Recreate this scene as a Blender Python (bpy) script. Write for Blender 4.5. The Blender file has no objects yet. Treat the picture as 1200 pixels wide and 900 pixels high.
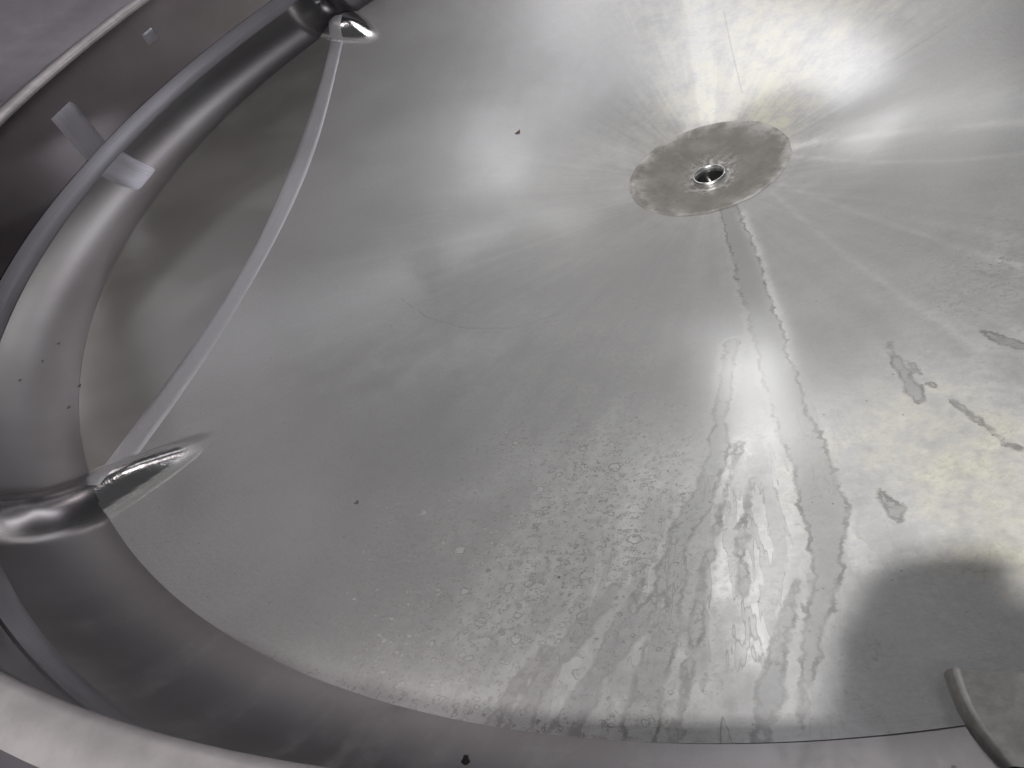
import bpy, bmesh, math, random
import numpy as np
from mathutils import Matrix, Vector
random.seed(7)
rng = np.random.default_rng(7)
scene = bpy.context.scene
COL = scene.collection

# ------------------------------------------------------------------ camera
CAM = np.array([0.0, -0.96735, 0.60825])
FWD = np.array([-0.29138464, 0.68880537, -0.66380882])
RGT = np.array([0.93383238, 0.05430401, -0.35356492])
UPV = np.array([0.20748994, 0.72290956, 0.65905211])
FPX = 915.6                                   # focal length in pixels of a 1200 px wide frame
cd = bpy.data.cameras.new('camera')
cd.sensor_width = 36.0
cd.lens = FPX / 1200.0 * 36.0
cd.clip_start = 0.004
cd.clip_end = 200.0
cam = bpy.data.objects.new('camera', cd)
COL.objects.link(cam)
cam.matrix_world = Matrix(((RGT[0], UPV[0], -FWD[0], CAM[0]),
                           (RGT[1], UPV[1], -FWD[1], CAM[1]),
                           (RGT[2], UPV[2], -FWD[2], CAM[2]),
                           (0, 0, 0, 1)))
scene.camera = cam

# ------------------------------------------------------------------ light
world = bpy.data.worlds.new('World')
scene.world = world
world.use_nodes = True
bg = world.node_tree.nodes['Background']
bg.inputs['Color'].default_value = (0.92, 0.93, 1.0, 1)
bg.inputs['Strength'].default_value = 0.055

def area_lamp(name, pos, target, sx, sy, power, col, roll=0.0, spread=180):
    l = bpy.data.lights.new(name, 'AREA')
    l.shape = 'RECTANGLE'
    l.size, l.size_y = sx, sy
    l.energy = power
    l.color = col
    l.spread = math.radians(spread)
    o = bpy.data.objects.new(name, l)
    COL.objects.link(o)
    d = Vector(target) - Vector(pos)
    o.matrix_world = Matrix.Translation(pos) @ d.to_track_quat('-Z', 'Y').to_matrix().to_4x4() @ Matrix.Rotation(roll, 4, 'Z')
    return o

def polar(az, el, dist, base=(0, -0.3, 0.1)):
    a, e = math.radians(az), math.radians(el)
    return (base[0] + dist * math.sin(a) * math.cos(e), base[1] + dist * math.cos(a) * math.cos(e), base[2] + dist * math.sin(e))

area_lamp('ceiling_lamp', polar(3, 30, 3.6), (0, 0, 0.1), 0.8, 1.6, 4.0, (1.0, 0.985, 0.95))
area_lamp('overhead_lamp', (-0.185, -1.785, 2.355), (0.0, -0.5, 0.1), 0.075, 0.075, 82, (1.0, 0.985, 0.965))
area_lamp('low_lamp', (0.0, 3.3, 1.42), (0, -0.5, 0.1), 0.24, 0.7, 2.2, (1.0, 1.0, 1.0))
def tube_lamp(p0, p1, width, power, col, target=(0, -0.1, 0.1)):
    """long ceiling lamp from p0 to p1"""
    p0, p1 = Vector(p0), Vector(p1)
    c = (p0 + p1) / 2
    x = (p1 - p0).normalized()
    z = (c - Vector(target)).normalized()
    z = (z - x * z.dot(x)).normalized()
    y = z.cross(x)
    l = bpy.data.lights.new('tube_lamp', 'AREA')
    l.shape = 'RECTANGLE'; l.size = (p1 - p0).length; l.size_y = width; l.energy = power; l.color = col
    o = bpy.data.objects.new('tube_lamp', l); COL.objects.link(o)
    o.matrix_world = Matrix(((x[0], y[0], z[0], c[0]), (x[1], y[1], z[1], c[1]), (x[2], y[2], z[2], c[2]), (0, 0, 0, 1)))
tube_lamp((-0.10, 1.75, 2.8), (-0.22, 4.1, 2.8), 0.42, 12.0, (0.955, 0.95, 1.0))
tube_lamp((-2.85, 3.35, 2.8), (-1.3, 5.2, 2.8), 0.16, 2.9, (0.955, 0.95, 1.0))
tube_lamp((-1.0, 5.25, 2.8), (1.3, 5.7, 2.8), 0.22, 3.6, (0.97, 0.97, 1.0))
area_lamp('side_fill', (2.16, 1.81, 1.23), (-0.5, -0.1, 0.2), 0.12, 0.12, 9, (0.96, 0.97, 1.0))  # added general fill from the right, no known source there
for az, el, w, h, p in ((-37, 36.0, 0.17, 0.15, 0.5), (-30.5, 38, 0.30, 0.20, 1.0), (-22, 37, 0.40, 0.22, 0.5)):
    area_lamp('ceiling_panel', polar(az, el, 3.0, (0, -0.78, 0.16)), (0, -0.78, 0.16), w, h, p, (1.0, 0.92, 0.94), 0.3)

scene.view_settings.view_transform = 'Standard'
scene.view_settings.look = 'None'
scene.view_settings.exposure = 0.0
scene.view_settings.gamma = 1.0
scene.view_settings.use_curve_mapping = False
scene.render.engine = 'CYCLES'
scene.cycles.use_denoising = True
scene.cycles.use_adaptive_sampling = True
scene.cycles.adaptive_threshold = 0.03
scene.cycles.max_bounces = 5
scene.cycles.glossy_bounces = 4
scene.cycles.blur_glossy = 1.0
scene.cycles.sample_clamp_indirect = 1.5

# ------------------------------------------------------------------ tank measures (metres)
R0, RW, RWALL = 0.108, 0.8211, 0.9005      # sump plate, floor edge, wall
ZW, ZRIM = 0.184, 0.382
K = ZW / (RW - R0)
XS = -0.607                                # the straight seam across the floor
SEAM_TH = math.acos(XS / RW)               # where it meets the floor edge

def ray(x, y):
    d = FWD * FPX + RGT * (x - 600.0) - UPV * (y - 450.0)
    return d / np.linalg.norm(d)

def on_floor(x, y):
    """point of the conical floor seen at photograph position x, y"""
    d = ray(x, y)
    c, k = CAM, K
    # z = (r - R0) k  ->  (z + R0 k)^2 = k^2 r^2
    A = d[2] ** 2 - k * k * (d[0] ** 2 + d[1] ** 2)
    B = 2 * ((c[2] + R0 * k) * d[2] - k * k * (c[0] * d[0] + c[1] * d[1]))
    D = (c[2] + R0 * k) ** 2 - k * k * (c[0] ** 2 + c[1] ** 2)
    q = math.sqrt(max(B * B - 4 * A * D, 0))
    ts = sorted(t for t in ((-B + q) / (2 * A), (-B - q) / (2 * A)) if t > 0)
    for t in ts:
        p = c + d * t
        if p[2] + R0 * k >= -1e-6:
            return p
    return c + d * ts[-1]

def smooth(a, b, x):
    t = np.clip((x - a) / (b - a), 0, 1)
    return t * t * (3 - 2 * t)

def bulge(x, y):
    """pressed bulges at both ends of the seam, tapering to a point on the floor"""
    h = np.zeros_like(x)
    r = np.hypot(x, y)
    th = np.arctan2(y, x)
    for s, H in ((-1, 0.013), (1, 0.018)):
        d = th - s * SEAM_TH
        d = (d + math.pi) % (2 * math.pi) - math.pi
        u = np.clip((r - 0.705) / 0.115, 0, 1)
        half = 0.009 + (0.036 if s < 0 else 0.042) * u ** 0.8
        v = np.abs(d * r) / half
        prof = np.where(v < 1, (1 - np.clip(v, 0, 1) ** 2) ** 1.25, 0)
        h += H * prof * smooth(0.0, 0.75, u) * (1 - 0.6 * smooth(0.870, 0.900, r))
    return h

# ------------------------------------------------------------------ helpers
def link(o, parent=None):
    COL.objects.link(o)
    if parent is not None:
        o.parent = parent
    return o

def mesh_np(name, V, F, mat, parent=None, smooth_shade=True, attrs=None):
    """mesh from numpy arrays; F is (n,4) or (n,3)"""
    me = bpy.data.meshes.new(name)
    V = np.asarray(V, dtype=np.float32)
    F = np.asarray(F, dtype=np.int32)
    n, w = F.shape
    me.vertices.add(len(V)); me.vertices.foreach_set('co', V.ravel())
    me.loops.add(n * w); me.loops.foreach_set('vertex_index', F.ravel())
    me.polygons.add(n); me.polygons.foreach_set('loop_start', np.arange(0, n * w, w, dtype=np.int32))
    me.polygons.foreach_set('use_smooth', np.full(n, smooth_shade, dtype=bool))
    me.update(calc_edges=True)
    for k, a in (attrs or {}).items():
        at = me.attributes.new(k, 'FLOAT', 'POINT')
        at.data.foreach_set('value', np.asarray(a, dtype=np.float32))
    if mat: me.materials.append(mat)
    return link(bpy.data.objects.new(name, me), parent)

def grid_faces(na, nb, wrap_b=False):
    i = np.arange(na - 1)[:, None]
    j = np.arange(nb if wrap_b else nb - 1)[None, :]
    j2 = (j + 1) % nb
    return np.stack([i * nb + j, (i + 1) * nb + j, (i + 1) * nb + j2, i * nb + j2], -1).reshape(-1, 4)

def lathe(name, prof, mat, parent, n=256, th0=0.0, th1=2 * math.pi, attrs=None, disp=None, flip=False):
    prof = np.asarray(prof, float)
    full = abs(th1 - th0 - 2 * math.pi) < 1e-6
    t = np.linspace(th0, th1, n, endpoint=not full)
    x = prof[:, 0:1] * np.cos(t)[None]
    y = prof[:, 0:1] * np.sin(t)[None]
    z = np.repeat(prof[:, 1:2], n, 1)
    if disp is not None:
        z = z + disp(x, y)
    V = np.stack([x, y, z], -1).reshape(-1, 3)
    F = grid_faces(len(prof), n, full)
    if flip: F = F[:, ::-1]
    return mesh_np(name, V, F, mat, parent, attrs=attrs)

def thing(name, label, cat, loc=(0, 0, 0), group=None):
    o = bpy.data.objects.new(name, None)
    o.empty_display_size = 0.05
    o.location = loc
    o['label'] = label; o['category'] = cat
    if group: o['group'] = group
    return link(o)

def tag(o, label, cat, group=None):
    o['label'] = label; o['category'] = cat
    if group: o['group'] = group
    return o

class NT:
    """tiny node-tree writer"""
    def __init__(self, name):
        self.m = bpy.data.materials.new(name)
        self.m.use_nodes = True
        self.t = self.m.node_tree
        self.bsdf = self.t.nodes['Principled BSDF']
        self.co = self.t.nodes.new('ShaderNodeTexCoord').outputs['Object']
    def _in(self, sock, v):
        if hasattr(v, 'is_output'): self.t.links.new(v, sock)
        elif isinstance(v, (tuple, list)) and len(v) == 3 and sock.type == 'RGBA': sock.default_value = (*v, 1)
        else: sock.default_value = v
    def math(self, op, a, b=0.0, c=0.0, clamp=False):
        n = self.t.nodes.new('ShaderNodeMath'); n.operation = op; n.use_clamp = clamp
        self._in(n.inputs[0], a); self._in(n.inputs[1], b); self._in(n.inputs[2], c)
        return n.outputs[0]
    def add(self, a, b): return self.math('ADD', a, b)
    def sub(self, a, b): return self.math('SUBTRACT', a, b)
    def mul(self, a, b): return self.math('MULTIPLY', a, b)
    def mx(self, a, b): return self.math('MAXIMUM', a, b)
    def sat(self, a): return self.math('ADD', a, 0.0, clamp=True)
    def absv(self, a): return self.math('ABSOLUTE', a)
    def step(self, lo, hi, x, a=0.0, b=1.0):
        n = self.t.nodes.new('ShaderNodeMapRange'); n.interpolation_type = 'SMOOTHSTEP'
        self._in(n.inputs['Value'], x); n.inputs['From Min'].default_value = lo; n.inputs['From Max'].default_value = hi
        n.inputs['To Min'].default_value = a; n.inputs['To Max'].default_value = b
        return n.outputs[0]
    def attr(self, name):
        n = self.t.nodes.new('ShaderNodeAttribute'); n.attribute_name = name
        return n.outputs['Fac']
    def noise(self, scale, detail=3, rough=0.55, vec=None, dist=0.0, color=False):
        n = self.t.nodes.new('ShaderNodeTexNoise')
        n.inputs['Scale'].default_value = scale; n.inputs['Detail'].default_value = detail
        n.inputs['Roughness'].default_value = rough; n.inputs['Distortion'].default_value = dist
        self.t.links.new(vec or self.co, n.inputs['Vector'])
        return n.outputs['Color' if color else 'Fac']
    def voronoi(self, scale, vec=None, feature='F1', rnd=1.0):
        n = self.t.nodes.new('ShaderNodeTexVoronoi'); n.feature = feature
        n.inputs['Scale'].default_value = scale; n.inputs['Randomness'].default_value = rnd
        self.t.links.new(vec or self.co, n.inputs['Vector'])
        return n
    def vmath(self, op, a, b=None, s=None):
        n = self.t.nodes.new('ShaderNodeVectorMath'); n.operation = op
        self._in(n.inputs[0], a)
        if b is not None: self._in(n.inputs[1], b)
        if s is not None: self._in(n.inputs['Scale'], s)
        return n.outputs[0]
    def mix(self, f, a, b):
        n = self.t.nodes.new('ShaderNodeMix'); n.data_type = 'RGBA'
        self._in(n.inputs[0], f); self._in(n.inputs[6], a); self._in(n.inputs[7], b)
        return n.outputs[2]
    def mixf(self, f, a, b):
        n = self.t.nodes.new('ShaderNodeMix'); n.data_type = 'FLOAT'
        self._in(n.inputs[0], f); self._in(n.inputs[2], a); self._in(n.inputs[3], b)
        return n.outputs[0]
    def bump(self, h, strength, dist, normal=None):
        n = self.t.nodes.new('ShaderNodeBump'); n.inputs['Strength'].default_value = strength
        n.inputs['Distance'].default_value = dist
        self._in(n.inputs['Height'], h)
        if normal: self._in(n.inputs['Normal'], normal)
        return n.outputs[0]
    def set(self, **kw):
        for k, v in kw.items(): self._in(self.bsdf.inputs[k.replace('_', ' ')], v)
        return self.m
    def sep(self, v):
        n = self.t.nodes.new('ShaderNodeSeparateXYZ'); self._in(n.inputs[0], v); return n.outputs
    def comb(self, x, y, z):
        n = self.t.nodes.new('ShaderNodeCombineXYZ')
        for i, v in enumerate((x, y, z)): self._in(n.inputs[i], v)
        return n.outputs[0]

# ------------------------------------------------------------------ materials
def floor_material(name, deposits=True):
    s = NT(name)
    co = s.co
    xyz = s.sep(co)
    flat = s.comb(xyz[0], xyz[1], 0.0)
    unit = s.vmath('NORMALIZE', flat)
    r = s.t.nodes.new('ShaderNodeVectorMath'); r.operation = 'LENGTH'; s.t.links.new(flat, r.inputs[0]); rad = r.outputs['Value']
    # noise stretched along the run of the water (towards the drain) and along the turning marks
    run = s.vmath('ADD', s.vmath('SCALE', unit, s=22.0), s.comb(0.0, 0.0, s.mul(rad, 5.0)))
    runf = s.vmath('ADD', s.vmath('SCALE', unit, s=95.0), s.comb(0.0, 0.0, s.mul(rad, 9.0)))
    nrun, nrunf = s.noise(1.0, 3, 0.6, run), s.noise(1.0, 2, 0.6, runf)
    n_big, n_mid, n_fine = s.noise(5, 3), s.noise(38, 4, 0.62), s.noise(210, 3, 0.6)
    steel = s.mix(s.step(0.35, 0.7, n_big), (0.338, 0.335, 0.332), (0.388, 0.385, 0.382))
    steel = s.mix(s.mul(s.step(0.40, 0.62, s.noise(430, 2, 0.6)), 0.16), steel, (0.24, 0.238, 0.228))
    rough = s.add(0.43, s.mul(s.sub(n_mid, 0.5), 0.10))
    if deposits:
        dep_light, yel, spot, wetd, scr, specks = (s.attr(a) for a in ('dep_light', 'yel', 'spot', 'wetd', 'scratch', 'speck'))
        # chalky film left by dried water, thickened for the glow, thinned in the phone shadow
        f = s.add(dep_light, s.mul(s.mul(s.sub(nrun, 0.5), 0.55), dep_light))
        f = s.add(f, s.mul(s.mul(s.sub(n_mid, 0.5), 0.6), dep_light))
        film = s.mul(s.step(0.16, 1.0, f), 0.9)
        film = s.mul(film, s.step(0.0, 0.12, dep_light))
        # edges of the runs of water
        wob = s.add(s.mul(s.sub(s.noise(42, 2, 0.5), 0.5), 0.014), s.mul(s.sub(s.noise(150, 4, 0.7), 0.5), 0.0105))
        e = s.add(wetd, wob)
        inside = s.step(-0.001, 0.001, s.mul(e, -1.0))
        edge = s.mul(s.step(0.0024, 0.0005, s.absv(e)), s.step(0.33, 0.46, s.noise(33, 2)))
        edge = s.mul(edge, s.step(0.25, 0.75, s.noise(60, 2, 0.6), 0.25, 1.0))
        halo = s.mul(s.step(0.007, 0.001, s.absv(s.sub(e, 0.004))), 0.25)
        # thin tide lines between the runs
        zone = s.attr('tide')
        tv = s.vmath('ADD', s.vmath('SCALE', unit, s=52.0), s.comb(0.0, 0.0, s.mul(rad, 12.0)))
        tn = s.add(s.noise(1.0, 3, 0.6, tv), s.mul(s.sub(n_mid, 0.5), 0.05))
        tl = s.mul(s.step(0.013, 0.003, s.absv(s.sub(tn, 0.52))), s.step(0.2, 0.7, zone))
        tl = s.mul(tl, s.step(0.40, 0.55, s.noise(21, 2)))
        tin = s.mul(s.step(0.50, 0.54, tn), s.step(0.2, 0.7, zone))
        edge = s.mx(edge, s.mul(tl, 0.6))
        inside = s.mx(s.mul(inside, 1.35), s.mul(tin, 0.75))
        # ring marks left by single drops
        dist = s.vmath('ADD', co, s.vmath('SCALE', s.vmath('SUBTRACT', s.noise(170, 2, 0.5, color=True), (0.5, 0.5, 0.5)), s=0.006))
        rings = None
        blots = None
        for sc, lo in ((70.0, 0.52), (170.0, 0.42)):
            v = s.voronoi(sc, dist)
            cell = s.sep(v.outputs['Color'])
            size = s.add(0.12, s.mul(cell[0], 0.25))
            keep = s.step(lo - 0.04, lo + 0.04, s.sub(s.add(spot, s.mul(s.sub(n_mid, 0.5), 0.9)), s.mul(cell[1], 0.5)))
            d = s.sub(v.outputs['Distance'], size)
            ring = s.mul(s.step(0.060 * sc / 125 + 0.02, 0.012, s.absv(d)), keep)
            fill = s.mul(s.step(0.0, -0.03, d), keep)
            rings = ring if rings is None else s.mx(rings, ring)
            blots = fill if blots is None else s.mx(blots, fill)
        # dark specks
        vs = s.voronoi(160.0, co)
        cs = s.sep(vs.outputs['Color'])
        dots = s.mul(s.step(0.02, -0.04, s.sub(vs.outputs['Distance'], s.mul(cs[2], 0.16))), s.step(0.86, 0.92, s.add(cs[0], s.mul(s.sub(specks, 0.5), 0.3))))
        vs2 = s.voronoi(34.0, co)
        cs2 = s.sep(vs2.outputs['Color'])
        dots2 = s.mul(s.step(0.0, -0.02, s.sub(vs2.outputs['Distance'], s.mul(cs2[1], 0.05))), s.step(0.93, 0.96, s.add(cs2[0], s.mul(s.sub(specks, 0.5), 0.2))))
        grit = s.mul(s.step(0.54, 0.64, s.noise(260, 3, 0.75)), s.mul(s.step(0.10, 0.8, s.add(spot, s.mul(s.sub(n_mid, 0.5), 0.7))), 0.8))
        # yellowish scale
        yf = s.mul(s.step(0.25, 0.85, s.add(yel, s.add(s.mul(s.sub(n_mid, 0.5), 0.9), s.mul(s.sub(n_fine, 0.5), 0.4)))), 0.85)
        yf = s.mul(yf, s.step(0.02, 0.2, yel))
        chalk = s.mix(yf, (0.64, 0.64, 0.635), (0.72, 0.70, 0.53))
        chalk = s.mix(s.mul(s.step(0.45, 0.75, n_fine), 0.35), chalk, (0.80, 0.80, 0.79))
        chalk = s.mix(s.mul(s.step(0.52, 0.40, s.add(s.mul(n_mid, 0.5), s.mul(s.noise(130, 4, 0.7), 0.5))), 0.32), chalk, (0.46, 0.46, 0.45))
        film = s.mx(film, s.mul(yf, 0.8))
        film = s.mul(film, s.sub(1.0, s.mul(inside, 0.15)))
        eaten = s.mul(s.step(0.47, 0.60, s.add(s.mul(s.noise(150, 4, 0.72), 0.8), s.mul(n_mid, 0.2))), s.step(0.08, 0.6, spot))
        film = s.mul(film, s.sub(1.0, s.mul(eaten, 0.6)))
        film = s.mx(film, s.mul(blots, 0.26))
        film = s.mx(film, halo)
        colr = s.mix(film, steel, chalk)
        dark = s.mx(s.mx(s.mul(edge, 0.95), s.mul(rings, 0.9)), s.mx(s.mul(dots, 0.8), s.mx(dots2, grit)))
        colr = s.mix(s.mul(inside, 0.34), colr, (0.27, 0.27, 0.268))
        colr = s.mix(s.mul(dark, 0.85), colr, (0.12, 0.116, 0.105))
        sc_m = s.step(0.0015, 0.0005, s.add(scr, s.mul(s.sub(n_fine, 0.5), 0.0015)))
        colr = s.mix(s.mul(sc_m, 0.35), colr, (0.2, 0.2, 0.19))
        metal = s.sub(0.88, s.mul(film, 0.78))
        metal = s.mul(metal, s.sub(1.0, s.mul(dark, 0.7)))
        rough = s.add(rough, s.mul(film, 0.22))
        h = s.mul(n_fine, 0.9)
        rough = s.sub(rough, s.mul(inside, 0.05))
        coat = s.sat(s.mul(s.attr('gloss'), 0.62))
    else:
        blotch = s.noise(6, 2, 0.5, dist=0.3)
        colr = s.mix(s.step(0.4, 0.65, blotch), (0.25, 0.24, 0.232), (0.315, 0.304, 0.293))
        vs2 = s.voronoi(30.0, co); cs2 = s.sep(vs2.outputs['Color'])
        dots2 = s.mul(s.step(0.06, 0.03, vs2.outputs['Distance']), s.step(0.86, 0.9, cs2[0]))
        colr = s.mix(s.mul(dots2, 0.8), colr, (0.15, 0.13, 0.12))
        metal = s.sub(0.85, s.mul(dots2, 0.6))
        rough = s.add(0.30, s.mul(s.sub(n_mid, 0.5), 0.08))
        h = s.mul(n_fine, 0.3)
        coat = 0.25
    # fine turning marks around the drain and grain
    turn = s.noise(1.0, 2, 0.6, s.comb(s.mul(rad, 420.0), s.mul(xyz[0], 2.0), s.mul(xyz[1], 2.0)))
    h2 = s.add(h, s.add(s.mul(turn, 0.30), s.mul(nrunf, 0.06)))
    nb = s.bump(h2, 0.16, 0.0012)
    nb = s.bump(s.noise(7, 1, 0.3), 0.10, 0.012, nb)
    mirror = s.attr('mirror')
    rough = s.mixf(mirror, rough, 0.13)
    metal = s.mx(metal, mirror)
    colr = s.mix(mirror, colr, (0.82, 0.81, 0.79))
    return s.set(Base_Color=colr, Metallic=s.sat(metal), Roughness=rough, Normal=nb, Coat_Weight=coat, Coat_Roughness=0.15, Coat_IOR=2.3)

def brushed(name, col, rough, amp, scale_vec, bump=0.08, patch=0.0, gscale=1.0, metal=1.0):
    s = NT(name)
    v = s.vmath('MULTIPLY', s.co, scale_vec)
    g = s.noise(gscale, 3, 0.65, v)
    b = s.noise(14, 3, 0.5)
    c = s.mix(s.step(0.3, 0.7, g), tuple(x * (1 - amp) for x in col), tuple(min(1, x * (1 + amp)) for x in col))
    if patch: c = s.mix(s.mul(s.step(0.42, 0.7, b), patch), c, tuple(x * 0.7 for x in col))
    nb = s.bump(g, bump, 0.001)
    return s.set(Base_Color=c, Metallic=metal, Roughness=s.add(rough, s.mul(s.sub(b, 0.5), 0.12)), Normal=nb)

M_FLOOR = floor_material('stained_steel')
M_SEG = floor_material('bare_steel', False)
M_WELD = brushed('ground_weld', (0.54, 0.54, 0.555), 0.40, 0.06, (900.0, 12.0, 900.0))
M_BAND = brushed('ground_band', (0.34, 0.33, 0.36), 0.46, 0.07, (8.0, 8.0, 700.0))
M_WALLWELD = brushed('ground_wall_weld', (0.42, 0.41, 0.45), 0.42, 0.09, (8.0, 420.0, 20.0))
M_RIM = brushed('dull_rim', (0.44, 0.41, 0.42), 0.40, 0.10, (60.0, 60.0, 60.0), 0.12, 0.6, metal=0.6)
M_JACKET = brushed('jacket_steel', (0.31, 0.288, 0.32), 0.30, 0.06, (30.0, 30.0, 30.0), 0.06, 0.4, metal=0.85)
def wall_material(name, rgh, k=1.0, tint=(1.0, 1.0, 1.0)):
    s = NT(name)
    b = s.noise(6, 4, 0.55); f = s.noise(160, 3)
    x = s.sep(s.co)
    vs2 = s.voronoi(40.0); cs2 = s.sep(vs2.outputs['Color'])
    dots = s.mul(s.step(0.06, 0.03, vs2.outputs['Distance']), s.step(0.86, 0.9, cs2[0]))
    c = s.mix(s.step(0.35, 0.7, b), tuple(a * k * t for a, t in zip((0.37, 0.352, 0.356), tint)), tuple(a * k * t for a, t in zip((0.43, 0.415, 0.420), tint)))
    if k < 1:      # dried drips on the curved corner
        fl = s.comb(x[0], x[1], 0.0)
        un = s.vmath('NORMALIZE', fl)
        dr = s.noise(1.0, 3, 0.6, s.vmath('ADD', s.vmath('SCALE', un, s=30.0), s.comb(0.0, 0.0, s.mul(x[2], 9.0))))
        film = s.mul(s.step(0.47, 0.72, s.add(s.mul(dr, 0.6), s.mul(s.noise(90, 4, 0.7), 0.4))), s.mul(s.step(0.62, 0.78, s.absv(x[1])), 0.22))
        c = s.mix(film, c, (0.55, 0.54, 0.52))
        rgh = s.add(rgh, s.mul(film, 0.5))
    c = s.mix(s.mul(dots, 0.8), c, (0.12, 0.11, 0.10))
    nb = s.bump(s.noise(5, 1, 0.3), 0.06, 0.010)
    return s.set(Base_Color=c, Metallic=1.0, Roughness=s.mixf(s.attr('mirror'), s.add(rgh, s.mul(s.sub(f, 0.5), 0.04)), 0.24), Normal=nb)
M_WALL = wall_material('polished_wall', 0.11, 1.0, (0.80, 0.755, 0.79))
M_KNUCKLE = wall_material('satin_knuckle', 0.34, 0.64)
def sump_material():
    s = NT('sump_scale')
    n1, n2, n3 = s.noise(26, 4, 0.6), s.noise(120, 4, 0.65), s.noise(480, 2)
    x = s.sep(s.co); fl = s.comb(x[0], x[1], 0.0)
    ln = s.t.nodes.new('ShaderNodeVectorMath'); ln.operation = 'LENGTH'; s.t.links.new(fl, ln.inputs[0]); rad = ln.outputs['Value']
    c = s.mix(s.step(0.35, 0.68, n1), (0.205, 0.195, 0.175), (0.29, 0.28, 0.26))
    c = s.mix(s.mul(s.step(0.52, 0.68, n2), 0.5), c, (0.24, 0.225, 0.195))
    rimw = s.mul(s.step(0.082, 0.104, s.add(rad, s.mul(s.sub(n2, 0.5), 0.04))), s.step(0.42, 0.6, n1))
    hub = s.mul(s.step(0.052, 0.022, s.add(rad, s.mul(s.sub(n1, 0.5), 0.05))), s.step(0.42, 0.62, n2))
    c = s.mix(s.mul(s.mx(s.mul(rimw, 0.45), hub), 0.75), c, (0.66, 0.655, 0.63))
    v = s.voronoi(170); cs = s.sep(v.outputs['Color'])
    dots = s.mul(s.step(0.2, 0.1, v.outputs['Distance']), s.step(0.8, 0.86, cs[0]))
    c = s.mix(s.mul(dots, 0.8), c, (0.07, 0.065, 0.06))
    met = s.add(0.25, s.mul(n1, 0.3))
    nb = s.bump(s.add(n2, s.mul(n3, 0.5)), 0.25, 0.0015)
    return s.set(Base_Color=c, Metallic=met, Roughness=s.add(0.28, s.mul(n2, 0.25)), Normal=nb)
M_SUMP = sump_material()
M_BRIGHT = brushed('polished_fitting', (0.74, 0.74, 0.74), 0.30, 0.04, (200.0, 200.0, 30.0))
def plain(name, col, rough, metal=0.0, nscale=80, amt=0.2):
    s = NT(name)
    n = s.noise(nscale, 3)
    c = s.mix(n, tuple(x * (1 - amt) for x in col), tuple(min(1, x * (1 + amt)) for x in col))
    return s.set(Base_Color=c, Roughness=rough, Metallic=metal, Normal=s.bump(n, 0.1, 0.001))
M_REFL_SHEET = brushed('refl_sheet_steel', (0.62, 0.61, 0.57), 0.4, 0.12, (150.0, 150.0, 150.0), 0.1, 0.5, metal=0.35)  # for the added sheet that imitates a reflection
M_BORE = plain('dark_bore', (0.10, 0.10, 0.10), 0.35, 0.8)
M_CRUMB = plain('dried_crumb', (0.06, 0.05, 0.042), 0.7, 0.0, 900, 0.5)
M_RUST = plain('rust_fleck', (0.13, 0.06, 0.035), 0.7, 0.0, 900, 0.4)

# ------------------------------------------------------------------ the tank
tank = thing('steel_tank', 'round open stainless steel tank seen from above its rim, cone floor stained by dried water', 'tank')

# --- floor grid
NRAD, NTH = 330, 1500
rr = np.linspace(0.085, RW, NRAD)
tt = np.linspace(0, 2 * math.pi, NTH, endpoint=False)
X = rr[:, None] * np.cos(tt)[None]; Y = rr[:, None] * np.sin(tt)[None]
B = bulge(X, Y)
Z = (rr[:, None] - R0) * K + B
Z = Z + 0.0007 * np.sin(X * 9.0 + 1.0) * np.sin(Y * 7.0 + 0.4)
V = np.stack([X, Y, Z], -1).reshape(-1, 3)
XY = V[:, :2]
F = grid_faces(NRAD, NTH, True)

def idw(anchors, power=2.6):
    pts = np.array([on_floor(a[0], a[1])[:2] for a in anchors])
    vals = np.array([a[2:] for a in anchors])
    num = np.zeros((len(XY), vals.shape[1])); den = np.zeros(len(XY))
    for p, v in zip(pts, vals):
        w = 1.0 / (((XY - p) ** 2).sum(1) + 0.0016) ** (power / 2)
        num += w[:, None] * v; den += w
    return num / den[:, None]
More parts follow.
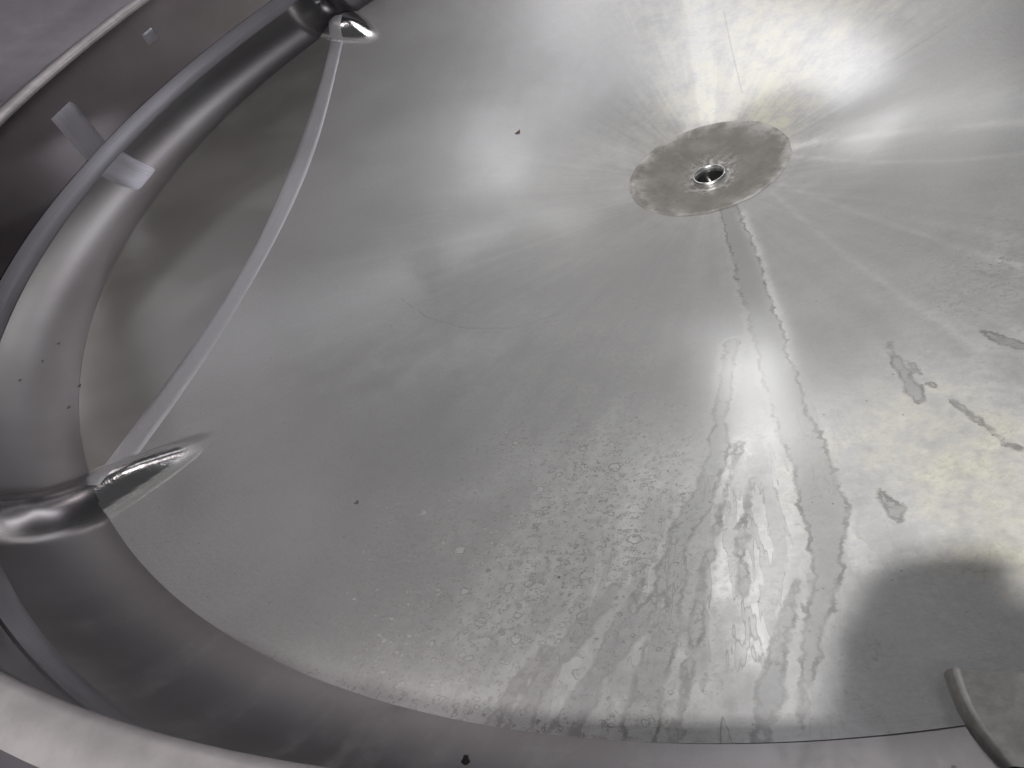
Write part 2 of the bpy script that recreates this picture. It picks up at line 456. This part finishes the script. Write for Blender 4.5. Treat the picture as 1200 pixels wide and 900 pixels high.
# photograph position -> chalky film and yellow scale (glow and phone shade toned in), drop marks, specks
ANCH = [
 (300, 600, .06, 0, .05, .5), (450, 700, .24, 0, .45, .7), (600, 700, .48, 0, .95, .6), (680, 560, .4, 0, .6, .5), (560, 600, .28, 0, .55, .6), (480, 660, .24, 0, .5, .7), (750, 600, .62, .05, .85, .5),
 (800, 760, .55, .0, .35, .5), (900, 560, .78, .5, .2, .7), (1100, 550, .9, .85, .25, .5), (1150, 650, .95, .9, .2, .5),
 (1000, 350, .45, .0, .12, .2), (1150, 320, .5, .0, .40, .1), (1080, 280, .42, 0, .2, .1), (1100, 200, .25, 0, .1, .1), (900, 90, .95, .95, .05, .2), (910, 140, .9, .8, .05, .2), (880, 30, .85, .7, 0, .1), (975, 95, .9, .3, 0, .1),
 (955, 50, .7, .5, 0, .1), (820, 40, .75, .35, .1, .3), (860, 125, .6, .75, .1, .3), (650, 280, .36, .0, .1, .2), (550, 400, .36, 0, .1, .3),
 (700, 450, .32, 0, .25, .3), (800, 400, .42, 0, .25, .3), (400, 200, 0, 0, 0, .2), (500, 100, .04, 0, 0, .2), (1150, 50, .15, 0, 0, .1),
 (1010, 120, .4, .0, 0, .1), (900, 850, .42, .0, .2, .6), (680, 100, .2, 0.05, .05, .2), (1080, 480, .8, .7, .15, .4), (1170, 420, .55, .2, .25, .2), (1000, 600, .85, .2, .15, .5),
 (880, 640, .8, .35, .15, .7), (885, 440, .15, .0, .0, .3), (890, 400, .2, 0, 0, .2), (550, 780, .5, 0, .9, .6), (450, 800, .35, 0, .6, .7), (400, 560, .10, 0, .12, .6),
 (250, 690, .05, 0, .05, .7), (350, 740, .08, 0, .2, .7), (520, 540, .18, 0, .35, .5), (640, 620, .42, 0, .9, .4), (700, 830, .5, 0, .5, .5),
 (200, 400, 0, 0, 0, .3), (740, 320, .3, 0, .2, .2), (900, 330, .4, 0, .1, .2), (1100, 850, .5, .2, .2, .4), (1060, 700, .8, .1, .2, .4), (1120, 780, .6, .1, .2, .4), (1050, 830, .5, .05, .2, .4), (1010, 780, .8, .05, .2, .4)]
fields = idw(ANCH)
TIDE = [(850, 640, 1), (760, 700, 1), (700, 800, 1), (800, 820, 1), (900, 700, .8), (900, 830, .8), (930, 520, .6), (900, 430, .4), (620, 820, .8), (970, 650, .7), (640, 690, .4),
        (560, 640, 0), (700, 560, 0), (780, 500, 0), (1050, 550, .1), (1150, 600, 0), (1060, 720, 0), (1120, 780, 0), (1000, 800, .1), (1100, 400, .1), (500, 780, .1), (400, 700, 0), (830, 320, 0), (600, 400, 0), (1000, 300, .1), (850, 60, 0), (1050, 100, 0)]
tide = idw([t for t in TIDE])[:, 0]
# coat strength, raised where the glow and sheen bands are meant to show
GLOSS = [(990, 95, 1.0), (960, 60, 1.0), (900, 60, 1.1), (900, 120, 1.3), (940, 160, 1.3), (860, 20, 1.0), (1080, 120, .8), (1180, 130, .7), (1150, 40, .25), (1100, 60, .3), (1060, 10, .3), (885, 430, 1.25), (890, 380, 0.9), (885, 500, 1.0), (640, 150, .15), (680, 130, .35),
         (740, 30, .4), (620, 200, .42), (600, 100, .1), (540, 190, .3), (640, 270, .12), (660, 250, .1), (1010, 150, .4), (500, 60, .15), (450, 200, .15), (400, 375, 1.0), (480, 335, 1.0), (560, 270, .85), (300, 395, .9), (300, 600, .12), (450, 560, .12),
         (345, 465, .3), (550, 450, .25), (600, 600, .2), (400, 700, .2), (330, 775, .5), (450, 790, .6), (590, 750, .4), (800, 700, .3), (1100, 300, .2), (1000, 300, .2), (1100, 550, .15), (1060, 760, .15), (800, 330, .25), (700, 450, .25), (960, 200, .3), (1000, 400, .3)]
gloss = idw(GLOSS, 3.2)[:, 0]

# --- runs of dried water: position in the photograph and half width in pixels
RUNS = [
 [(849, 222, 9), (856, 250, 9), (868, 285, 12), (880, 325, 14), (890, 360, 14), (903, 400, 14), (915, 450, 17), (932, 500, 20), (950, 545, 20), (964, 590, 22), (968, 640, 18), (968, 690, 13), (955, 740, 8), (945, 800, 4), (938, 860, 2)],
 [(858, 402, 5), (851, 440, 7), (845, 490, 8), (838, 545, 10), (820, 590, 12), (800, 625, 13), (785, 660, 11), (775, 690, 10)],
 [(775, 690, 8), (745, 735, 12), (700, 790, 13), (660, 850, 12), (640, 885, 10)],
 [(800, 640, 4), (785, 720, 13), (765, 780, 17), (745, 870, 16)],
 [(868, 520, 2), (845, 600, 3), (822, 680, 4), (812, 760, 5), (800, 820, 4), (792, 868, 4)],
 [(720, 690, 5), (680, 740, 12), (640, 790, 12), (605, 855, 10)],
 [(935, 680, 5), (915, 740, 7), (905, 800, 8), (893, 865, 9)],
 [(880, 560, 2), (868, 640, 3), (872, 700, 2)],
 [(1042, 402, 2), (1060, 440, 4), (1070, 458, 7), (1078, 470, 2)],
 [(1044, 402, 1), (1085, 445, 1), (1130, 480, 2), (1180, 520, 1), (1230, 540, 2)],
 [(1150, 386, 2), (1175, 400, 4), (1210, 408, 4)],
 [(755, 680, 2), (720, 740, 5), (690, 800, 5), (676, 860, 5)],
 [(640, 760, 4), (600, 810, 6), (575, 850, 6)],
 [(1030, 575, 3), (1048, 600, 9), (1055, 610, 4)],
]
wet = np.full(len(XY), 0.05)
def seg_dist(XYs, a, b):
    ab = b - a
    t = np.clip(((XYs - a) @ ab) / max(ab @ ab, 1e-12), 0, 1)
    return np.hypot(*(XYs - (a + t[:, None] * ab)).T), t
for run in RUNS:
    P3 = [on_floor(x, y) for x, y, w in run]
    Wd = [w * np.linalg.norm(p - CAM) / FPX for (x, y, w), p in zip(run, P3)]
    for i in range(len(run) - 1):
        a, b = P3[i][:2], P3[i + 1][:2]
        m = (XY[:, 0] > min(a[0], b[0]) - .06) & (XY[:, 0] < max(a[0], b[0]) + .06) & (XY[:, 1] > min(a[1], b[1]) - .06) & (XY[:, 1] < max(a[1], b[1]) + .06)
        d, t = seg_dist(XY[m], a, b)
        wet[m] = np.minimum(wet[m], d - (Wd[i] + (Wd[i + 1] - Wd[i]) * t))
SCR = [[(848, 12), (858, 60), (870, 110)], [(640, 648), (697, 650)], [(440, 812), (552, 786)], [(1045, 72), (1110, 30)],
       [(470, 350), (500, 372), (545, 385), (600, 385), (655, 368)], [(520, 272), (560, 276), (610, 300), (660, 312)]]
scr = np.full(len(XY), 0.05)
for k, line in enumerate(SCR):
    P2 = [on_floor(*p)[:2] for p in line]
    for a, b in zip(P2[:-1], P2[1:]):
        m = (XY[:, 0] > min(a[0], b[0]) - .03) & (XY[:, 0] < max(a[0], b[0]) + .03) & (XY[:, 1] > min(a[1], b[1]) - .03) & (XY[:, 1] < max(a[1], b[1]) + .03)
        d, t = seg_dist(XY[m], a, b)
        scr[m] = np.minimum(scr[m], d + (0.0 if k < 5 else 0.0012))
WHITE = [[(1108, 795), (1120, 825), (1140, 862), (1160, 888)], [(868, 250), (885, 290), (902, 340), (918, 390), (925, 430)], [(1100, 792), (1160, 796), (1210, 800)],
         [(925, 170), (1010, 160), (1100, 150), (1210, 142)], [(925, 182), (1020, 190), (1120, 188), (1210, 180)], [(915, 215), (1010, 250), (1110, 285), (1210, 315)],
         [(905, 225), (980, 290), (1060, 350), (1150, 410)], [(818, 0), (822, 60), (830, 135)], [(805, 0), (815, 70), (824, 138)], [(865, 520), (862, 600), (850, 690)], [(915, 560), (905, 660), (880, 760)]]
chalk_sheen = np.zeros(len(XY))  # pale streaks added to the film, some painting in reflected light
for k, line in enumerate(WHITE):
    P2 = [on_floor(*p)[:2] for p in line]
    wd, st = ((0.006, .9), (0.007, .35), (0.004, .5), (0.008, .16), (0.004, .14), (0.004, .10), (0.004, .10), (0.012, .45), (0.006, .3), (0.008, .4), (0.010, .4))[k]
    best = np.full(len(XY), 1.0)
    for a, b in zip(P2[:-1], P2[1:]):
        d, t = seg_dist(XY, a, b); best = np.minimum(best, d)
    chalk_sheen = np.maximum(chalk_sheen, st * np.exp(-(best / wd) ** 2))
fields[:, 0] = np.clip(fields[:, 0] + chalk_sheen, 0, 1)
mirror = np.clip(smooth(0.0008, 0.005, B.ravel()), 0, 1)
attrs = dict(dep_light=fields[:, 0], yel=fields[:, 1], spot=np.clip(fields[:, 2] * 1.2, 0, 1), speck=fields[:, 3], wetd=wet, scratch=scr, gloss=gloss, mirror=mirror, tide=tide)
fx = XY[F[:, 0], 0]
left = fx < XS
def sub_mesh(name, mask, mat):
    f = F[mask]
    used = np.unique(f)
    remap = np.zeros(len(V), dtype=np.int64); remap[used] = np.arange(len(used))
    return mesh_np(name, V[used], remap[f], mat, tank, attrs={k: a[used] for k, a in attrs.items()})
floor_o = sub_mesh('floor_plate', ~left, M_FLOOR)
floor_o['label'] = 'main cone floor plate stained with dried water runs and yellow scale'
seg_o = sub_mesh('segment_plate', left, M_SEG)
seg_o['label'] = 'clean darker segment of the floor beside the wall'

# --- seam across the floor: a ground strip following the plate
def zfloor(x, y):
    return (np.hypot(x, y) - R0) * K + bulge(x, y) + 0.0007 * np.sin(x * 9.0 + 1.0) * np.sin(y * 7.0 + 0.4)
ymax = math.sqrt(RW ** 2 - XS ** 2) - 0.002
sy = np.linspace(-ymax, ymax, 400)
hw = 0.0150 + 0.0015 * np.sin(sy * 11)
prof = np.linspace(-1, 1, 9)
sx = XS + hw[:, None] * prof[None] + 0.004 * np.sin(sy * 3.1 + 0.5)[:, None]
syy = np.repeat(sy[:, None], 9, 1)
rad = np.hypot(sx, syy); lim = np.minimum(1.0, (RW - 0.0005) / rad)
sx, syy = sx * lim, syy * lim
sz = zfloor(sx, syy) + 0.0009 * (1 - prof[None] ** 8) - 0.0003
o = mesh_np('weld_seam', np.stack([sx, syy, sz], -1).reshape(-1, 3), grid_faces(400, 9), M_WELD, tank)
o['label'] = 'straight ground weld strip across the floor'

# --- knuckle, ground band, wall
a0, a1 = math.atan(K), math.radians(60)
rho = 0.072 / (math.sin(a1) - math.sin(a0))
aa = np.linspace(a0, a1, 26)
kp = np.stack([RW + rho * (np.sin(aa) - math.sin(a0)), ZW + rho * (math.cos(a0) - np.cos(aa))], 1)
n = 900
tk = np.linspace(0, 2 * math.pi, n, endpoint=False)
kx = kp[:, 0:1] * np.cos(tk)[None]; ky = kp[:, 0:1] * np.sin(tk)[None]
kb = bulge(kx, ky)
knx, knz = -np.sin(aa)[:, None], np.cos(aa)[:, None]
kr2 = kp[:, 0:1] + knx * kb
mesh_np('knuckle', np.stack([kr2 * np.cos(tk)[None], kr2 * np.sin(tk)[None], kp[:, 1:2] + knz * kb], -1).reshape(-1, 3), grid_faces(len(kp), n, True), M_KNUCKLE, tank,
        attrs=dict(mirror=smooth(0.0008, 0.005, kb).ravel()))
kt = kp[-1]
band = np.array([(kt[0] - 0.0008, kt[1] - 0.001), (kt[0] - 0.0014, kt[1] + 0.002), (kt[0] + 0.0025, kt[1] + 0.012), (RWALL - 0.0018, kt[1] + 0.022), (RWALL - 0.0012, kt[1] + 0.026)])
lathe('girth_weld', band, M_BAND, tank, n=400)
lathe('sidewall', [(RWALL, kt[1] + 0.022), (RWALL, 0.30), (RWALL, 0.34), (RWALL + 0.0005, ZRIM - 0.006)], M_WALL, tank, n=400)

# vertical ground weld on the wall and into the knuckle
def wall_patch(name, th0, th1, z0, z1, mat, proud=0.0015, nz=8, nt=10, rfun=None):
    th = np.linspace(math.radians(th0), math.radians(th1), nt); z = np.linspace(z0, z1, nz)
    Rr = RWALL - proud
    e = np.minimum(np.minimum(np.arange(nz), nz - 1 - np.arange(nz))[:, None], np.minimum(np.arange(nt), nt - 1 - np.arange(nt))[None])
    Rm = np.where(e == 0, RWALL + 0.0005, Rr)
    x = Rm * np.cos(th)[None]; y = Rm * np.sin(th)[None]; zz = np.repeat(z[:, None], nt, 1)
    return mesh_np(name, np.stack([x, y, zz], -1).reshape(-1, 3), grid_faces(nz, nt), mat, tank)
o = wall_patch('wall_weld', 171.1, 175.0, kt[1] + 0.020, 0.342, M_WALLWELD)
o['label'] = 'pale vertical ground weld on the wall'
# end of that weld ground into the knuckle
th = np.linspace(math.radians(170.6), math.radians(175.2), 12)
kk = kp[8:]
kn = np.stack([-np.sin(aa[8:]), np.cos(aa[8:])], 1)
prd = np.sin(np.linspace(0, math.pi, len(kk)) * 0.5 + 0.02)[:, None] * (1 - np.abs(np.linspace(-1, 1, 12))[None] ** 6) * 0.003 - 0.0004
pr = kk[:, 0:1] + kn[:, 0:1] * prd; pz = kk[:, 1:2] + kn[:, 1:2] * prd
mesh_np('weld_end', np.stack([pr * np.cos(th)[None], pr * np.sin(th)[None], pz], -1).reshape(-1, 3), grid_faces(len(kk), 12), M_WALLWELD, tank)
wall_patch('ground_patch', 157.2, 159.0, 0.323, 0.345, M_WALLWELD, 0.001)

# --- rim: rolled lip and the wide top of the jacket
lip = [(RWALL + 0.0005, ZRIM - 0.006), (RWALL - 0.001, ZRIM - 0.003), (RWALL, ZRIM + 0.001), (RWALL + 0.004, ZRIM + 0.004), (RWALL + 0.012, ZRIM + 0.0055), (RWALL + 0.020, ZRIM + 0.0045), (RWALL + 0.024, ZRIM + 0.002)]
lathe('rim_lip', lip, M_RIM, tank, n=400)
fl = [(RWALL + 0.022, ZRIM + 0.003), (RWALL + 0.028, ZRIM + 0.0025), (RWALL + 0.036, ZRIM + 0.004), (RWALL + 0.12, ZRIM + 0.035), (RWALL + 0.22, ZRIM + 0.095), (RWALL + 0.25, ZRIM + 0.10), (RWALL + 0.265, ZRIM + 0.085), (RWALL + 0.27, -0.12)]
lathe('jacket_top', fl, M_JACKET, tank, n=400)

# --- sump plate and drain
nt, nr = 220, 24
t = np.linspace(0, 2 * math.pi, nt, endpoint=False)
jag = np.interp(t, np.linspace(0, 2 * math.pi, 61), np.append(rng.normal(0, 1, 60), 0), period=2 * math.pi)
Redge = 0.1085 + 0.0010 * np.sin(2 * t + 1) + jag * (0.0003 + 0.0009 * np.clip(np.cos(t + 0.6), 0, 1))
u = np.linspace(0, 1, nr)[:, None]
sr = 0.020 + (Redge[None] - 0.020) * u
sz = (sr - R0) * K + 0.0012 * (1 - smooth(0.965, 1.0, u)) + 0.0002
sz = sz + 0.0010 * np.sin(t * 3 + 0.5)[None] * u * (1 - u)
mesh_np('sump_plate', np.stack([sr * np.cos(t)[None], sr * np.sin(t)[None], sz], -1).reshape(-1, 3), grid_faces(nr, nt, True), M_SUMP, tank)['label'] = 'dirty grey disc round the drain at the bottom of the cone'
drain = bpy.data.objects.new('drain_outlet', None); link(drain, tank)
drain.location = (0.0, 0.0, (0.022 - R0) * K + 0.0015)
lathe('drain_flange', [(0.0300, 0.0012), (0.0288, 0.0028), (0.0265, 0.0032), (0.0250, 0.0012), (0.0230, 0.0008)], M_SUMP, drain, n=96)
lathe('drain_ring', [(0.0240, -0.002), (0.0234, 0.0060), (0.0222, 0.0082), (0.0206, 0.0086), (0.0190, 0.0070), (0.0185, 0.0)], M_BRIGHT, drain, n=96)
lathe('drain_bore', [(0.0185, 0.0), (0.0183, -0.055), (0.0, -0.0555)], M_BORE, drain, n=64)
bm = bmesh.new()
bmesh.ops.create_cube(bm, size=1, matrix=Matrix.Translation((0.0, 0, -0.012)) @ Matrix.Rotation(math.radians(-78), 4, 'Z') @ Matrix.Diagonal((0.0366, 0.0030, 0.012, 1)))
bmesh.ops.bevel(bm, geom=bm.edges[:], offset=0.0005, segments=2, affect='EDGES')
me = bpy.data.meshes.new('cross_bar'); bm.to_mesh(me); bm.free(); me.materials.append(M_BRIGHT)
link(bpy.data.objects.new('cross_bar', me), drain)

# bent sheet added to imitate a reflected shape at the near wall
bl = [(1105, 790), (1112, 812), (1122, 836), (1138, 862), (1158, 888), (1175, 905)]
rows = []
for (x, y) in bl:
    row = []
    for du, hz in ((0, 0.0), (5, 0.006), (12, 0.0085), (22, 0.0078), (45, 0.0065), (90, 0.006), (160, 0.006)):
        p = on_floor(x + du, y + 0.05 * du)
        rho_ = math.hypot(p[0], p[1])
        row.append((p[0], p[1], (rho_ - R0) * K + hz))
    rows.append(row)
mesh_np('reflection_sheet', np.array(rows).reshape(-1, 3), grid_faces(len(bl), 7)[:, ::-1], M_REFL_SHEET, tank)['label'] = 'added bent sheet imitating a reflection, bright rounded edge, by the near wall'

# ------------------------------------------------------------------ small things lying on the floor
def on_tank(x, y):
    """first point of floor, knuckle or wall along the line of sight"""
    d = ray(x, y)
    pr = np.concatenate([[0.0, R0, RW], kp[1:, 0], [RWALL + 1e-4]]); pz = np.concatenate([[-R0 * K, 0.0, ZW], kp[1:, 1], [ZRIM]])
    for t in np.arange(0.05, 3.0, 0.0008):
        q = CAM + d * t
        if q[2] < np.interp(math.hypot(q[0], q[1]), pr, pz) and q[2] < ZRIM: return q
    return q
def crumb(name, px, py, size, mat, label, squash=0.5, stretch=1.6, curl=0.0, seed=1):
    p = on_tank(px, py)
    lr = random.Random(seed)
    bm = bmesh.new()
    bmesh.ops.create_icosphere(bm, subdivisions=3, radius=size)
    for v in bm.verts:
        v.co.x *= stretch; v.co.z *= squash
        q = v.co
        v.co *= 1 + 0.22 * math.sin(q.x / size * 3.1 + seed) * math.cos(q.y / size * 2.7 + seed * 2) + lr.uniform(-.05, .05)
        v.co.y += curl * (v.co.x / size) ** 2 * size
    for f in bm.faces: f.smooth = True
    me = bpy.data.meshes.new(name); bm.to_mesh(me); bm.free(); me.materials.append(mat)
    o = bpy.data.objects.new(name, me)
    o.location = (p[0], p[1], p[2] + size * squash * 0.55)
    o.rotation_euler = (0, 0, lr.uniform(0, 3))
    tag(o, label, 'crumb')
    return link(o)

crumb('dark_crumb', 607, 155, 0.0026, M_RUST, 'curled brown fleck lying on clean steel beside the pale reflection', 0.25, 2.0, 0.25, 3)
crumb('dark_crumb', 418, 589, 0.0018, M_CRUMB, 'grey black crumb on bare grey floor in front of the seam end', 0.4, 1.3, 0, 5)
crumb('dark_crumb', 655, 677, 0.0010, M_CRUMB, 'tiny black crumb among the drop rings below the short scratch', 0.6, 1.1, 0, 6)

crumb('dark_crumb', 546, 893, 0.0024, M_CRUMB, 'black brown crumb stuck just below the near edge of the floor', 0.45, 1.7, 0, 8)
for i, (x, y) in enumerate(((68, 403), (50, 423), (23, 446), (93, 452), (80, 478))):
    o = crumb('dark_fibre', x, y, 0.0012, M_CRUMB, 'short dark fibre stuck to the curved corner beside the clean floor segment', 0.5, 2.6, 0.1, 20 + i)
    o['category'] = 'fibre'; o['group'] = 'fibres stuck to the curved corner'

# ------------------------------------------------------------------ the photographer's phone and hand (above the near rim)
def cl(dx, dy, dz):
    """camera-side coordinates: right, up, back"""
    return Vector(CAM + RGT * dx + UPV * dy - FWD * dz)
M_PHONE = plain('phone_shell', (0.03, 0.03, 0.035), 0.35)
M_GLASS = plain('phone_glass', (0.02, 0.02, 0.025), 0.08)
M_SKIN = plain('skin', (0.55, 0.34, 0.26), 0.5, 0.0, 120, 0.08)
M_SLEEVE = plain('dark_sleeve', (0.05, 0.055, 0.07), 0.85, 0.0, 300, 0.3)
phone = thing('mobile_phone', 'dark mobile phone held above the near rim of the tank', 'phone', cl(0, 0, 0.01))
def slab(name, x0, x1, y0, y1, z0, z1, rad, mat, parent):
    bm = bmesh.new()
    pts = []
    for cx, cy, a in ((x1 - rad, y1 - rad, 0), (x0 + rad, y1 - rad, 90), (x0 + rad, y0 + rad, 180), (x1 - rad, y0 + rad, 270)):
        for i in range(7):
            t = math.radians(a + i * 15)
            pts.append((cx + rad * math.cos(t), cy + rad * math.sin(t)))
    f = bm.faces.new([bm.verts.new(cl(x * 0.974 + y * 0.225, -x * 0.225 + y * 0.974, z0)) for x, y in pts])
    g = bmesh.ops.extrude_face_region(bm, geom=[f])
    for v in [v for v in g['geom'] if isinstance(v, bmesh.types.BMVert)]:
        v.co += Vector(-FWD) * (z1 - z0)
    bmesh.ops.recalc_face_normals(bm, faces=bm.faces[:])
    bm.transform(Matrix.Translation(-phone.location))
    me = bpy.data.meshes.new(name); bm.to_mesh(me); bm.free(); me.materials.append(mat)
    return link(bpy.data.objects.new(name, me), parent)
slab('body', -0.014, 0.146, -0.060, 0.026, 0.006, 0.0135, 0.011, M_PHONE, phone)
slab('screen', -0.011, 0.143, -0.057, 0.023, 0.0136, 0.0142, 0.009, M_GLASS, phone)

def skinned(name, chains, mat):
    me = bpy.data.meshes.new(name)
    vs, es, rs = [], [], []
    index = {}
    for ch in chains:
        prev = None
        for (dx, dy, dz, rd) in ch:
            key = (dx, dy, dz)
            if key not in index:
                index[key] = len(vs); vs.append(cl(dx, dy, dz)); rs.append(rd)
            i = index[key]
            if prev is not None: es.append((prev, i))
            prev = i
    me.from_pydata(vs, es, [])
    o = bpy.data.objects.new(name, me); link(o)
    md = o.modifiers.new('skin', 'SKIN')
    for i, rd in enumerate(rs):
        me.skin_vertices[0].data[i].radius = (rd, rd)
    me.skin_vertices[0].data[0].use_root = True
    sb = o.modifiers.new('sub', 'SUBSURF'); sb.levels = sb.render_levels = 2
    me.materials.append(mat)
    return o
W = (-0.055, -0.115, 0.085, 0.026)
Pm = (-0.038, -0.060, 0.045, 0.026)
chains = [[W, Pm]]
for i, (y, x) in enumerate(((0.016, -0.026), (-0.006, -0.029), (-0.028, -0.029), (-0.048, -0.027))):
    k = (-0.036, -0.022 - 0.016 * i, 0.036 + 0.003 * i, 0.013)
    ln = (1.0, 1.08, 1.0, 0.8)[i]
    if i == 0:
        chains.append([Pm, k, (-0.030, 0.012, 0.030, 0.0105), (-0.016, 0.030, 0.022, 0.0105), (0.018, 0.033, 0.016, 0.0098), (0.042, 0.027, 0.015, 0.0085)])
        continue
    chains.append([Pm, k, (x, y, 0.020, 0.0092), (x + 0.004, y + 0.001, -0.001, 0.0085), (x + 0.004 + 0.020 * ln, y + 0.001, -0.0045, 0.0072)])
chains.append([Pm, (-0.022, -0.066, 0.036, 0.013), (-0.002, -0.058, 0.026, 0.0105), (0.022, -0.048, 0.0235, 0.0085)])
chains.append([W, (-0.075, -0.20, 0.15, 0.030), (-0.11, -0.33, 0.26, 0.038), (-0.13, -0.42, 0.36, 0.045)])
hand = skinned('person', chains, M_SKIN)
tag(hand, 'bare hand and forearm gripping the end of the dark phone', 'person')
sl = skinned('sleeve', [[(-0.092, -0.265, 0.205, 0.043), (-0.11, -0.33, 0.26, 0.047), (-0.132, -0.43, 0.37, 0.055)]], M_SLEEVE)
sl.parent = hand
